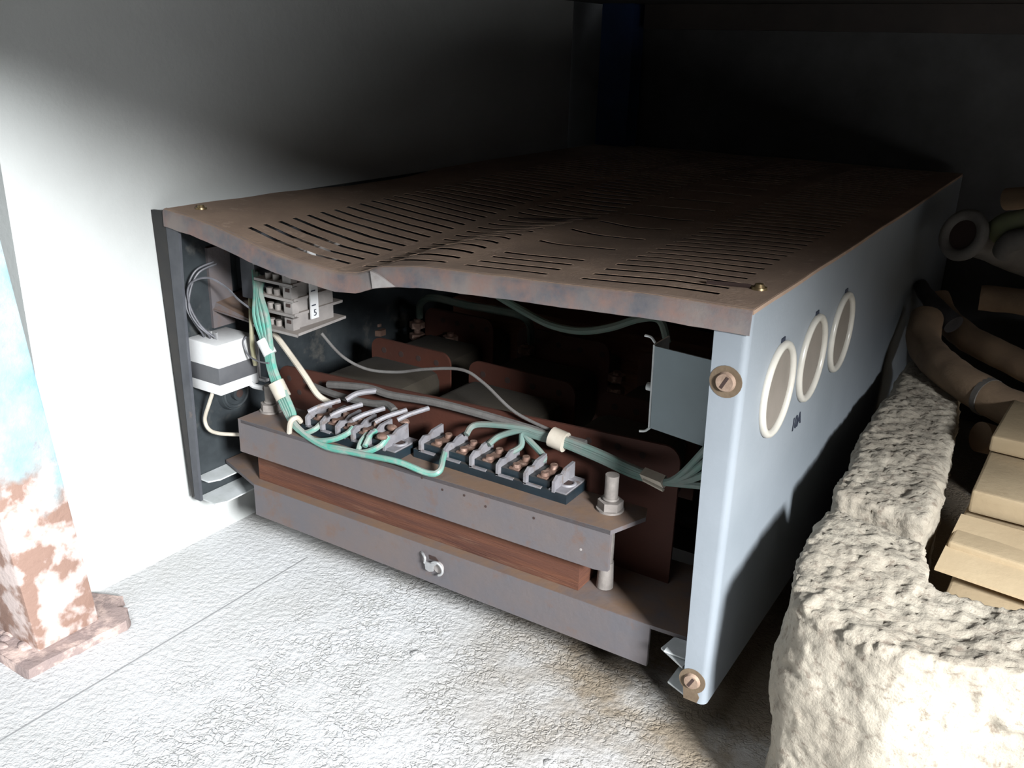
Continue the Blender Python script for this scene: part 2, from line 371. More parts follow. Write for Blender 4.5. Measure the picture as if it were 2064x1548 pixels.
# front lip, following the dent; lip bows out a little in the dent
b = MB(); bm = b.bm; prev = None
prof = [(0.003, 0.0005), (-0.0005, -0.0005), (-0.0022, -0.0030), (-0.0025, -0.018), (-0.0012, -0.0185), (-0.0005, -0.004), (0.003, -0.0015)]
for k in range(0, 125):
    x = k * 0.005; s = sag(x, 0); bow = 0.12 * lerp(DR, x)
    ring = [bm.verts.new((x, p[0] - bow * (1 - (p[1] + 0.019) / 0.019) * 0.4, Z1 - s + p[1] + (0 if p[1] > -0.01 else 0.0006 * noise.noise(Vector((x * 60, 1, 0)))))) for p in prof]
    if prev:
        for q in range(len(prof)): bm.faces.new((prev[q], prev[(q + 1) % 7], ring[(q + 1) % 7], ring[q]))
    else: bm.faces.new(ring)
    prev = ring
bm.faces.new(prev[::-1])
tag(b.build('lid_lip', M['lip'], lid), 'folded front lip, bluish paint worn to purple rust')
b = MB()
x0 = 0.283
b.prism([(x0 - 0.003, -0.0048, Z1 - sag(x0, 0) - 0.003), (x0 + 0.004, -0.0046, Z1 - sag(x0 + .004, 0) - 0.0055), (x0 + 0.024, -0.0042, Z1 - sag(x0 + .02, 0) - 0.0165), (x0 + 0.012, -0.0044, Z1 - sag(x0 + .012, 0) - 0.0178), (x0 - 0.001, -0.0048, Z1 - sag(x0, 0) - 0.0185)], (0, 0.003, 0))
tag(b.build('paint_chip', M['chip'], lid), 'bare bright metal on the crease')
# side rims of the lid
for X, sgn in ((0.0, -1), (0.62, 1)):
    b = MB()
    for k in range(0, 48):
        y = k * 0.0205
        z = Z1 - sag(X, y) ; z2 = Z1 - sag(X, y + 0.0205)
        if y + 0.0205 > 0.975: continue
        b.prism([(X, y, z - 0.0004), (X, y + 0.0205, z2 - 0.0004), (X, y + 0.0205, z2 - 0.0035), (X, y, z - 0.0035)], (sgn * 0.0006, 0, 0))
    b.build('lid_rim', M['lid'], lid)
# buckled-open tear
b = MB(); p0 = Vector((0.258, 0.270, 0)); p1 = Vector((0.352, 0.284, 0))
pts = []
for k in range(11):
    t = k / 10; q = p0.lerp(p1, t); wd = 0.0045 * math.sin(PI * t) ** 0.7
    pts.append((q, wd))
poly = [(q.x, q.y - wd, Z1 - sag(q.x, q.y) + 0.0012) for q, wd in pts] + [(q.x, q.y + wd, Z1 - sag(q.x, q.y) + 0.0012) for q, wd in pts[::-1][1:-1]]
b.prism(poly, (0, 0, -0.001)); tag(b.build('tear', M['hole'], lid, False), 'black tear in the buckled sheet')
# lid screws
for (px, py, x, y) in ((1550, 582, 0.604, 0.060), (440, 425, 0.020, 0.030)):
    b = MB(); z = Z1 - sag(x, y)
    b.cyl((x, y, z), (x, y, z + 0.0018), 0.0062, 20, 0.0058); b.cyl((x, y, z + 0.0018), (x, y, z + 0.0042), 0.0042, 16, 0.003)
    b.build('lid_screw', M['brass'], lid)
b = MB(); b.tube([(0.566, 0.052, Z1 + 0.0008), (0.585, 0.056, Z1 + 0.0012), (0.598, 0.0585, Z1 + 0.0015)], 0.0016, 6); b.build('scratch_groove', M['hole'], lid)

# right side panel with its rounded front flange
b = MB(); T = 0.0016
def rflange_x(z): return 0.594 + (0.381 - z) / 0.311 * 0.006
arc = [(0.62 - 0.006 + 0.006 * math.cos(a), 0.006 - 0.006 * math.sin(a)) for a in [k * PI / 2 / 6 for k in range(7)]]
zs = [Z0, Z0 + 0.004, 0.12, 0.2, 0.3, 0.3975]
outer = []
prev = None
for z in zs:
    cut = 0.010 if z == Z0 else 0.0
    pr = [(0.62, D_)] + [(0.62, 0.5)] + arc + [(rflange_x(z) + cut * 0.3, 0.0)]
    inn = [(rflange_x(z) + cut * 0.3, T)] + [(0.614 + 0.0044 * math.cos(a), 0.006 - 0.0044 * math.sin(a)) for a in [k * PI / 2 / 6 for k in range(7)]][::-1] + [(0.62 - T, 0.5), (0.62 - T, D_)]
    ring = [b.bm.verts.new((p[0], p[1], z)) for p in pr + inn]
    if prev:
        n = len(ring)
        for q in range(n): b.bm.faces.new((prev[q], prev[(q + 1) % n], ring[(q + 1) % n], ring[q]))
    prev = ring
sp = b.build('side_panel', M['paint'], cab); tag(sp, 'right side, pale blue-grey paint with three ringed holes')
# three ringed openings
for k, (y, z) in enumerate(((0.084, 0.3165), (0.180, 0.3165), (0.281, 0.3155))):
    b = MB(); b.torus((0.6212, y, z), (1, 0, 0), 0.0362, 0.0034, 56, 10); r = b.build('ring', M['ring'], sp)
    b = MB(); b.cyl((0.6190, y, z), (0.6203, y, z), 0.0352, 48); b.build('disc', M['disc'], r)
    b = MB(); b.box((0.6200, y - 0.004, z + 0.0392), (0.6208, y + 0.005, z + 0.0425)); b.build('notch', M['ink'], sp)
# marking below the rings
cu = bpy.data.curves.new('marking', 'FONT'); cu.body = '10A'; cu.size = 0.0165; cu.extrude = 0.0002; cu.align_x = 'CENTER'; cu.space_character = 1.0; cu.offset = 0.0004
tmp = bpy.data.objects.new('tmp', cu); C.objects.link(tmp)
dg = bpy.context.evaluated_depsgraph_get(); me = bpy.data.meshes.new_from_object(tmp.evaluated_get(dg)); bpy.data.objects.remove(tmp)
me.materials.clear(); me.materials.append(M['ink'])
mk = bpy.data.objects.new('marking', me); C.objects.link(mk)
mk.matrix_world = Matrix.Translation((0.6204, 0.163, 0.2570)) @ Matrix(((0, 0, 1, 0), (1, 0, 0, 0), (0, 1, 0, 0), (0, 0, 0, 1)))
mw = mk.matrix_world.copy(); me.transform(mw); mk.matrix_world = Matrix(); mk.parent = sp; mk.matrix_parent_inverse = Matrix()
tag(mk, 'small black painted marking')
# flange screws and rust
for (x, z, r) in ((0.6065, 0.3445, 0.0078), (0.607, 0.0865, 0.0072)):
    b = MB(); b.cyl((x, -0.0004, z), (x, 0.0006, z), r * 1.55, 24); b.build('rust_stain', M['rust_patch'], sp)
    b = MB(); b.cyl((x, -0.0002, z), (x, -0.0030, z), r, 24, r * 0.82)
    sc = b.build('screw', M['rustscrew'], sp)
    b = MB(); b.box((x - r * 0.62, -0.0034, z - 0.0011), (x + r * 0.62, -0.0026, z + 0.0011), Matrix.Rotation(-1.1, 3, 'Y')); b.build('slot', M['hole'], sc)
b = MB()
b.prism([(0.6015, -0.0006, Z0 + 0.0005), (0.613, -0.0006, Z0 + 0.0005), (0.6145, -0.0006, 0.073), (0.611, -0.0006, 0.080), (0.604, -0.0006, 0.083), (0.600, -0.0006, 0.079)], (0, 0.001, 0))
b.build('rust_patch', M['rust_patch'], sp)
# lips on the right
b = MB(); b.box((0.577, 0.010, 0.0955), (0.618, 0.085, 0.0970)); b.prism([(0.572, 0.016, 0.0925), (0.597, 0.002, 0.0925), (0.597, 0.05, 0.0925), (0.577, 0.05, 0.0925)], (0, 0, 0.0015)); b.build('support_lip', M['lip_plate'], sp, False)
b = MB(); b.prism([(0.583, 0.010, Z0), (0.600, 0.003, Z0), (0.618, 0.003, Z0), (0.618, 0.96, Z0), (0.583, 0.96, Z0)], (0, 0, 0.0016)); b.build('bottom_lip', M['lip_plate'], sp, False)

# left side panel: dark inside, narrow grey flange, dark outer edge seen past it
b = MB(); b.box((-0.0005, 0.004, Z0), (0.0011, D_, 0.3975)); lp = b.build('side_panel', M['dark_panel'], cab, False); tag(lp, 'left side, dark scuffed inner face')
b = MB(); b.prism([(0.0, 0.0, Z0), (0.010, 0.0, Z0), (0.0105, 0.0, 0.10), (0.0145, 0.0, 0.30), (0.019, 0.0, 0.384), (0.0, 0.0, 0.384)], (0, 0.0035, 0)); b.build('flange', M['flange_l'], lp, False)
b = MB(); b.prism([(-0.0176, -0.003, 0.397), (0.0, 0.001, 0.397), (0.0, 0.001, 0.070), (-0.005, 0.000, 0.068)], (0, 0.004, 0)); b.build('outer_fold', M['dark_edge'], lp, False)
for z, a_ in ((0.0925, 0.028), (Z0, 0.036)):
    b = MB(); b.prism([(0.002, 0.004, z), (a_ - 0.006, 0.004, z), (a_, 0.016, z), (a_, 0.085, z), (0.002, 0.085, z)], (0, 0, 0.0016)); b.build('support_lip', M['lip_plate'], lp, False)
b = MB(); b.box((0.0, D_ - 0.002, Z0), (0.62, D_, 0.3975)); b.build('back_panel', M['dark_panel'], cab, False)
for y in (0.22, 0.80):
    b = MB(); b.box((0.05, y, 0), (0.57, y + 0.05, Z0)); b.build('foot', M['dark_edge'], cab, False)
# blue-grey inner bracket by the right flange
b = MB()
b.prism([(0.529, 0.050, 0.343), (0.598, 0.050, 0.3400), (0.598, 0.050, 0.2665), (0.531, 0.050, 0.2725)], (0, 0.0016, 0))
br = b.build('mounting_bracket', M['paint_in'], cab, False)
b = MB(); b.prism([(0.529, 0.050, 0.344), (0.5305, 0.050, 0.2725), (0.5305, 0.080, 0.2725), (0.529, 0.080, 0.344)], (-0.0014, 0, 0))
b.tube([(0.5285, 0.052, 0.345), (0.5245, 0.052, 0.349), (0.519, 0.052, 0.3495)], 0.0011, 6); b.tube([(0.530, 0.052, 0.272), (0.526, 0.052, 0.268), (0.521, 0.052, 0.2665)], 0.0011, 6)
b.cyl((0.531, 0.058, 0.305), (0.522, 0.058, 0.305), 0.0035, 12)
b.build('bracket_edge', M['lip_plate'], br)
# brackets behind the left flange, up by the plates
b = MB(); b.box((0.0012, 0.045, 0.262), (0.0050, 0.075, 0.352)); b.build('mounting_strap', M['channel'], lp, False)
b = MB(); b.prism([(0.0012, 0.050, 0.292), (0.0012, 0.130, 0.300), (0.075, 0.130, 0.272), (0.078, 0.060, 0.270), (0.0012, 0.045, 0.283)], (0, 0, 0.002)); b.build('shelf_plate', M['channel'], lp, False)
b = MB(); b.box((0.0012, 0.085, 0.300), (0.030, 0.135, 0.358), bev=0.002); b.build('inner_box', M['dark_panel'], lp)
b = MB(); b.box((0.040, 0.058, 0.301), (0.062, 0.130, 0.372), bev=0.001); b.build('hanging_bar', M['flange_l'], lp)
# round socket on the left panel
b = MB(); b.cyl((0.0011, 0.066, 0.180), (0.007, 0.066, 0.180), 0.0225, 32, 0.0205); b.torus((0.007, 0.066, 0.180), (1, 0, 0), 0.017, 0.0025, 32, 8); b.cyl((0.006, 0.066, 0.180), (0.013, 0.066, 0.180), 0.0085, 20); sk = b.build('round_socket', M['dark_panel'], lp)
b = MB(); b.cyl((0.0128, 0.066, 0.180), (0.0136, 0.066, 0.180), 0.0048, 16); b.build('socket_hole', M['hole'], sk)

# ------------------------------------------------------------------ transformer
tr = thing('transformer', 'heavy rusty transformer with steel channels filling the cabinet floor', 'transformer', (0.30, 0.25, 0.09))
ZB = 0.099
b = MB()   # base channel: web + hanging front flange
b.prism([(0.004, 0.045, ZB - 0.0018), (0.020, 0.040, ZB - 0.0018), (0.078, 0.021, ZB - 0.0018), (0.556, 0.031, ZB - 0.0018), (0.588, 0.033, ZB - 0.0018), (0.588, 0.145, ZB - 0.0018), (0.004, 0.120, ZB - 0.0018)], (0, 0, 0.0036))
b.prism([(0.078, 0.0205, ZB + 0.0016), (0.5545, 0.0305, ZB + 0.0016), (0.5545, 0.0305, 0.0585), (0.078, 0.0205, 0.0625)], (0, 0.0035, 0))
bc = b.build('base_channel', M['channel'], tr, False); tag(bc, 'grey steel base channel with a torn bright tab')
b = MB(); b.box((0.03, 0.38, ZB - 0.004), (0.60, 0.50, ZB - 0.0005)); b.box((0.05, 0.40, Z0 + 0.0016), (0.57, 0.404, ZB - 0.003)); b.build('base_channel', M['channel'], tr, False)
# punched tab
yb = lambda x: 0.0205 + (x - 0.078) * 0.021
b = MB(); x = U(875, 1135, 1, 0.027).x; z = U(875, 1135, 1, 0.027).z
b.tube([(x - 0.0140, yb(x) - 0.0005, z + 0.0085), (x - 0.010, yb(x) - 0.0035, z + 0.0092), (x - 0.0065, yb(x) - 0.005, z + 0.0065), (x - 0.007, yb(x) - 0.005, z + 0.001)], 0.0013, 8)
b.prism([(x - 0.007, yb(x) - 0.0055, z + 0.003), (x + 0.002, yb(x) - 0.006, z + 0.0035), (x + 0.008, yb(x) - 0.005, z + 0.0062), (x + 0.0075, yb(x) - 0.0045, z + 0.0035), (x + 0.0035, yb(x) - 0.0055, z + 0.0005), (x + 0.0035, yb(x) - 0.0055, z - 0.0050), (x - 0.001, yb(x) - 0.0055, z - 0.0068), (x - 0.006, yb(x) - 0.005, z - 0.006)], (0, 0.0015, 0))
b.tube([(x + 0.002 + 0.0075 * math.cos(t) + 0.005, yb(x) - 0.0042, z - 0.0012 + 0.0068 * math.sin(t)) for t in [2.6 - 0.35 * k for k in range(12)]], 0.0013, 8, sub=2)
b.build('torn_tab', M['tab'], bc)
b = MB(); b.cyl((x + 0.0068, yb(x) - 0.0012, z - 0.0015), (x + 0.0068, yb(x) + 0.001, z - 0.0015), 0.0062, 24); b.build('punched_boss', M['chip'], bc)
b = MB(); b.prism([(x - 0.004, yb(x) - 0.0006, z + 0.004), (x + 0.007, yb(x) - 0.0006, z + 0.0052), (x + 0.003, yb(x) - 0.0006, z + 0.0085), (x - 0.005, yb(x) - 0.0006, z + 0.0085)], (0, 0.0008, 0)); b.build('punched_hole', M['hole'], bc)
# laminated yoke
b = MB(); b.box((0.074, 0.033, ZB + 0.002), (0.478, 0.095, 0.146)); b.build('lower_yoke', M['core'], tr, False, fn=lambda c: c + Vector((0, (c.x - 0.078) * 0.021, 0)))
b = MB(); b.box((0.074, 0.40, ZB + 0.002), (0.480, 0.46, 0.235)); b.build('upper_yoke', M['core'], tr, False)
# top clamp (angle section)
b = MB()
y0 = lambda x: 0.012 + (x - 0.071) * 0.035
b.prism([(0.071, 0.012, 0.1805), (0.5125, y0(0.5125), 0.1805), (0.5125, y0(.5125), 0.1405), (0.500, y0(.5), 0.1385), (0.071, 0.012, 0.1420)], (0, 0.0040, 0))
b.prism([(0.071, 0.012, 0.1765), (0.5125, y0(.5125), 0.1765), (0.527, 0.067, 0.1765), (0.521, 0.083, 0.1765), (0.071, 0.070, 0.1765)], (0, 0, 0.0042))
b.prism([(0.071, 0.012, 0.1805), (0.071, 0.05, 0.1805), (0.071, 0.05, 0.142), (0.071, 0.012, 0.142)], (0.004, 0, 0))
cl = b.build('clamp_channel', M['channel'], tr, False); tag(cl, 'grey steel clamp bar across the top of the core')
for (px, py) in ((895, 985), (938, 997), (855, 960), (1075, 1045), (1168, 1110), (980, 1020)):
    p = U(px, py, 1, 0.024); b = MB(); b.cyl((p.x, y0(p.x) - 0.0003, p.z), (p.x, y0(p.x) + 0.001, p.z), 0.0013, 8); b.build('spot', M['hole'] if px != 1168 else M['chip'], cl)
# clamp bolts
def bolt(x, y, z, h):
    b = MB(); b.cyl((x, y, 0.1015), (x, y, z + h), 0.0062, 16); b.cyl((x, y, z), (x, y, z + 0.002), 0.0125, 24); b.hexn((x, y, z + 0.002), (x, y, z + 0.0095), 0.0115)
    b.torus((x, y, z + 0.011), (0, 0, 1), 0.006, 0.0015, 20, 6)
    return b.build('clamp_bolt', M['bolt'], tr)
bolt(0.4945, 0.062, 0.1807, 0.034); bolt(0.083, 0.049, 0.1807, 0.030)
b = MB(); b.cyl((0.4945, 0.062, 0.1015), (0.4945, 0.062, 0.128), 0.0080, 16, 0.0068); b.build('bolt_sleeve', M['bolt'], tr)
# insulation boards
def board(x0, x1, z0, z1, y, holes, zl=None, big=0.0042, rx=0.014):
    zl = zl if zl is not None else z1
    b = MB(); P = [(x0, y, z0), (x1, y, z0)]
    for k in range(7):
        a = k * PI / 12; P.append((x1 - rx + rx * math.cos(a), y, z1 - rx + rx * math.sin(a)))
    for k in range(7):
        a = PI / 2 + k * PI / 12; P.append((x0 + rx + rx * math.cos(a), y, zl - rx + rx * math.sin(a)))
    b.prism(P, (0, 0.003, 0)); o = b.build('insulation_board', M['board'], tr, False)
    for hx, hz in holes:
        b = MB(); b.cyl((hx, y - 0.0004, hz), (hx, y + 0.001, hz), big, 14); b.build('bored_hole', M['hole'], o)
    return o
board(0.044, 0.541, ZB + 0.0018, 0.237, 0.100, [(0.060, 0.199), (0.085, 0.201), (0.110, 0.203), (0.135, 0.204), (0.075, 0.185), (0.42, 0.221), (0.45, 0.222), (0.48, 0.224), (0.505, 0.222)], 0.213, 0.0032)
for (a_, c_) in ((0.085, 0.205), (0.232, 0.372), (0.400, 0.515)):
    n = 4; board(a_, c_, 0.13, 0.226, 0.215, [(a_ + 0.02 + (c_ - a_ - 0.04) * k / (n - 1), 0.212) for k in range(n)] + [(c_ - 0.045, 0.185)], None, 0.0036)
    board(a_ - 0.01, c_ - 0.02, 0.13, 0.236, 0.335, [(a_ + 0.02 + (c_ - a_ - 0.05) * k / (n - 1), 0.222) for k in range(n)], None, 0.0036)
    # taped windings between the boards
    b = MB(); b.box((a_ + 0.006, 0.1035, 0.135), (c_ - 0.006, 0.213, 0.209), bev=0.016); b.build('winding', M['tape'], tr)
    b = MB(); b.box((a_ - 0.004, 0.2185, 0.135), (c_ - 0.026, 0.333, 0.205), bev=0.016); b.build('winding', M['tape'], tr)
    b = MB(); b.box((a_ + 0.02, 0.338, 0.147), (c_ - 0.03, 0.399, 0.205), bev=0.01); b.build('winding', M['tape'], tr)
# stud terminals at the back
for (px, py, h) in ((848, 640, .045), (1068, 690, .03), (1250, 745, .035), (770, 655, .03), (915, 668, .03)):
    p = U(px, py, 1, 0.335); zb = 0.2300
    b = MB(); b.cyl((p.x, 0.327, zb - 0.03), (p.x, 0.327, p.z), 0.0045, 12); b.hexn((p.x, 0.327, p.z - 0.012), (p.x, 0.327, p.z - 0.004), 0.0105); b.hexn((p.x, 0.327, p.z - 0.028), (p.x, 0.327, p.z - 0.02), 0.0105)
    b.build('terminal_stud', M['lug'], tr)

# ------------------------------------------------------------------ terminal blocks on the clamp
def tblock(xa, xb, ya, n, name_label, first_plain, side):
    t = thing('terminal_block', name_label, 'terminal block', ((xa + xb) / 2, ya + 0.02, 0.181))
    Z = 0.1808
    pitch = (xb - xa - 0.022) / n
    b = MB(); b.box((xa, ya, Z), (xb, ya + 0.038, Z + 0.009)); b.box((xa + 0.006, ya + 0.004, Z + 0.009), (xb - 0.020, ya + 0.034, Z + 0.0155)); b.build('base', M['bake'], t, False)
    for k in range(n + 1):
        x = xa + 0.007 + k * pitch
        b = MB(); wd = 0.0030
        # barrier: slanting tongue rising towards the back
        prof = [(ya - 0.0008, Z + 0.0085), (ya - 0.0008, Z + 0.0190), (ya + 0.006, Z + 0.0230), (ya + 0.014, Z + 0.0212), (ya + 0.020, Z + 0.0245), (ya + 0.036, Z + 0.0255), (ya + 0.0365, Z + 0.0085)]
        b.prism([(x, p[0], p[1]) for p in prof], (wd, 0, 0))
        if k < n: b.box((x, ya - 0.0008, Z + 0.0080), (x + pitch * 0.62, ya + 0.0022, Z + 0.0098))
        b.build('barrier', M['barrier'], t, False)
    for k in range(n):
        x = xa + 0.007 + (k + 0.5) * pitch + 0.001
        b = MB(); b.box((x - 0.0055, ya + 0.005, Z + 0.0155), (x + 0.0055, ya + 0.034, Z + 0.0175), bev=0.0005)
        b.cyl((x, ya + 0.010, Z + 0.0175), (x, ya + 0.010, Z + 0.0205), 0.0042, 12, 0.0035); b.cyl((x, ya + 0.027, Z + 0.0175), (x, ya + 0.027, Z + 0.0215), 0.0042, 12, 0.0035)
        b.build('clamp_screw', M['lug'], t)
    # fixing ear
    x = xb - 0.010
    b = MB(); b.box((x - 0.009, ya + 0.001, Z + 0.0088), (x + 0.009, ya + 0.037, Z + 0.0106)); b.torus((x, ya + 0.019, Z + 0.011), (0, 0, 1), 0.0072, 0.0016, 20, 8); e = b.build('fixing_ear', M['barrier'], t)
    b = MB(); b.cyl((x, ya + 0.019, Z + 0.0105), (x, ya + 0.019, Z + 0.0113), 0.0060, 16); b.build('ear_hole', M['hole'], e)
    return t
tblock(0.285, 0.4585, 0.046, 5, 'dark terminal block with dusty metal barriers near the right bolt', False, 1)
t1 = tblock(0.152, 0.278, 0.026, 5, 'dark terminal block crowded with green wires near the left bolt', False, -1)
# salmon stained lugs on the left block
for px, py in ((790, 862), (770, 880), (815, 850)):
    p = U(px, py, 2, 0.2035); b = MB(); bmesh.ops.create_icosphere(b.bm, subdivisions=2, radius=0.0048)
    b.build('stained_lug', M['lug'], t1, fn=lambda c: Vector((c.x * 1.3, c.y, c.z * 0.7)) + p)
# tall shields along the back of the left block
for k, (px, py) in enumerate(((655, 822), (700, 830), (745, 838), (790, 842), (835, 838))):
    p = U(px, py, 2, 0.212)
    b = MB(); b.tube([p + Vector((-0.011, -0.013, -0.003)), p + Vector((-0.004, -0.003, 0.0015)), p + Vector((0.006, 0.016, 0.0045))], 0.0026, 8); b.build('barrier', M['barrier'], t1)
p = U(735, 795, 2, 0.216); b = MB(); b.tube([p + Vector((-0.012, -0.016, -0.004)), p + Vector((-0.006, -0.004, 0.001)), p + Vector((0.008, 0.010, 0.003))], 0.0032, 8); b.build('bent_tongue', M['barrier'], t1)

# ------------------------------------------------------------------ stacked plate terminal (upper left)
st = thing('stacked_terminal_unit', 'grey unit of stacked plastic plates hanging inside the upper left corner', 'terminal unit', (0.10, 0.08, 0.28))
levels = [0.2785, 0.2960, 0.3120, 0.3280, 0.3445, 0.3600]
for k, z in enumerate(levels):
    q = 0.141 - (0.0 if k == 0 else 0.010); f = 0.039 + (0.0 if k == 0 else 0.006)
    b = MB(); b.prism([(0.075, f, z), (q, f, z), (q - 0.003, f + 0.004, z), (0.131 - (0 if k == 0 else .004), 0.122, z), (0.075, 0.122, z)], (0, 0, 0.0028)); b.build('plate', M['tstack'], st, False)
b = MB(); b.box((0.100, 0.056, 0.2813), (0.124, 0.110, 0.366)); b.build('core_column', M['tstack'], st, False)
for z in levels[:-1]:
    b = MB(); b.box((0.115, 0.047, z + 0.0028), (0.127, 0.056, z + 0.0150)); cc = b.build('clip_cell', M['tstack'], st, False)
    b = MB(); b.box((0.119, 0.0462, z + 0.0100), (0.1245, 0.0475, z + 0.0135)); b.build('cell_hole', M['hole'], cc, False)
    for x in (0.090, 0.101):
        b = MB(); b.cyl((x, 0.052, z + 0.0028), (x, 0.052, z + 0.009), 0.0036, 12); b.build('screw', M['bolt'], st)
b = MB(); b.box((0.1310, 0.0680, 0.2900), (0.1328, 0.0790, 0.366)); strip = b.build('label_strip', M['white'], st, False); tag(strip, 'white numbered strip')
for z in (0.3000, 0.3155, 0.331, 0.3465):
    b = MB(); b.box((0.1327, 0.0690, z + 0.004), (0.1331, 0.0750, z + 0.0052)); b.build('printed_mark', M['ink'], strip, False)
cu = bpy.data.curves.new('printed_mark', 'FONT'); cu.body = '5'; cu.size = 0.010; cu.extrude = 0.0002; cu.align_x = 'CENTER'
tmp = bpy.data.objects.new('tmp', cu); C.objects.link(tmp); dg = bpy.context.evaluated_depsgraph_get()
me = bpy.data.meshes.new_from_object(tmp.evaluated_get(dg)); bpy.data.objects.remove(tmp)
me.transform(Matrix.Translation((0.1330, 0.0735, 0.2930)) @ Matrix(((0, 0, 1, 0), (1, 0, 0, 0), (0, 1, 0, 0), (0, 0, 0, 1)))); me.materials.clear(); me.materials.append(M['ink'])
o = bpy.data.objects.new('printed_mark', me); C.objects.link(o); o.parent = strip; o.matrix_parent_inverse = Matrix()

# ------------------------------------------------------------------ white relay box on the left panel
rb = thing('relay_box', 'small white box with a dark band fixed inside the left edge', 'relay', (0.027, 0.035, 0.204))
b = MB(); b.box((0.0035, 0.008, 0.2030), (0.052, 0.062, 0.2600), bev=0.0015); bx = b.build('housing', M['white'], rb)
b = MB(); b.box((0.0030, 0.0074, 0.2150), (0.0526, 0.0626, 0.2345), bev=0.0012); b.build('band', M['band'], rb)
b = MB(); b.box((0.0515, 0.0595, 0.2090), (0.0545, 0.0630, 0.2520)); b.box((0.0525, 0.060, 0.2065), (0.064, 0.066, 0.2095)); b.build('mounting_clip', M['tab'], rb)
for k in range(3):
    b = MB(); b.box((0.014 + 0.009 * k, 0.022, 0.2600), (0.018 + 0.009 * k, 0.024, 0.2680)); b.build('spade_terminal', M['tab'], rb)

# ------------------------------------------------------------------ wiring
def wire(name, pts, r, m, parent=None, seg=8, **k):
    b = MB(); b.tube(pts, r, seg, sub=7, **k); return b.build(name, m, parent)
hl = thing('wire_harness', 'bundle of green wires with cream clips dropping past the white box', 'wiring', U(560, 780, 2, 0.22))
def hp(u, v, y=None, z=None, d=(0, 0, 0)):
    return (U(u, v, 1, y) if y is not None else U(u, v, 2, z)) + Vector(d)
for k in range(4):
    o = (-7 + 5 * k)
    a = [hp(512 + 6 * k, 545 + 6 * k, .060), hp(520 + o * .6, 590, .045), hp(526 + o * 1.6, 640, .036), hp(540 + o * .8, 700, .034), hp(549 + o * .7, 745, .033), hp(566 + o, 790, .031), hp(583 + o, 830, .026), hp(595 + o * .3, 858, .020)]
    ends = [[hp(612, 872, .018), hp(635, 865, .022), hp(650, 850, .034)],
            [hp(630, 886, .016), hp(670, 886, .017), hp(700, 874, .024), hp(712, 862, .032)],
            [hp(640, 893, .014), hp(690, 905, .014), hp(730, 912, .015), hp(765, 900, .022), hp(782, 880, .032)],
            [hp(650, 898, .013), hp(720, 914, .012), hp(800, 930, .013), hp(860, 953, .017), hp(885, 950, .022), hp(893, 925, .038), hp(898, 906, .052)]][k]
    wire('green_wire', a + ends, 0.0030, M['green'], hl)
for pts in ([hp(722, 908, .016), hp(728, 890, .024), hp(742, 872, .036)], [hp(735, 900, .018), hp(745, 880, .028), hp(757, 868, .038)]):
    wire('green_wire', pts, 0.0028, M['green'], hl)
def clip(u0, v0, u1, v1, y, r, parent, m='cream', pinch=1.0, nm='clip'):
    b = MB(); p, q = hp(u0, v0, y), hp(u1, v1, y); b.tube([p, q], r, 14, True, 1); return b.build(nm, M[m], parent)
clip(530, 684, 545, 714, .034, .0072, hl, 'white'); clip(556, 770, 572, 802, .031, .0085, hl, 'cream')
b = MB(); b.tube([hp(583, 872, .016), hp(586, 850, .014), hp(598, 842, .020), hp(606, 850, .026)], 0.0028, 8); b.build('clip', M['cream'], hl)
b = MB(); b.tube([hp(505, 600, .064), hp(507, 650, .040), hp(509, 700, .045), hp(515, 735, .05)], 0.0026, 8); b.build('yellowed_wire', M['yellow'], hl)

hr = thing('wire_harness', 'dusty green wire bundle running behind the right terminal block, above the right bolt', 'wiring', U(1200, 920, 2, 0.21))
for k, (u, v) in enumerate(((940, 868), (985, 888), (1028, 905), (1075, 925))):
    d = 3 * k
    wire('green_wire', [hp(u, v + 8, .070), hp(u + 22, v - 12 + k * 3, .082), hp(1050 + d, 862 + 5 * k, .088), hp(1085 + d, 872 + 4 * k, .088), hp(1125, 880 + 4 * k, .087), hp(1200, 908 + 5 * k, .084), hp(1270, 940 + 5 * k, .080), hp(1318, 960 + 3 * k, .074), hp(1348, 970 + k, .066), hp(1380 + 4 * k, 950 + 9 * k, .055), hp(1425, 902 + 26 * k, .040)], 0.0031, M['green_dusty'], hr)
clip(1112, 880, 1140, 892, .087, .0098, hr)
b = MB(); b.tube([hp(1298, 955, .076), hp(1340, 972, .068)], 0.0060, 4, True, 1); b.tube([hp(1297, 967, .072), hp(1337, 988, .066)], 0.0016, 6, True, 1); b.build('clip', M['cream'], hr)

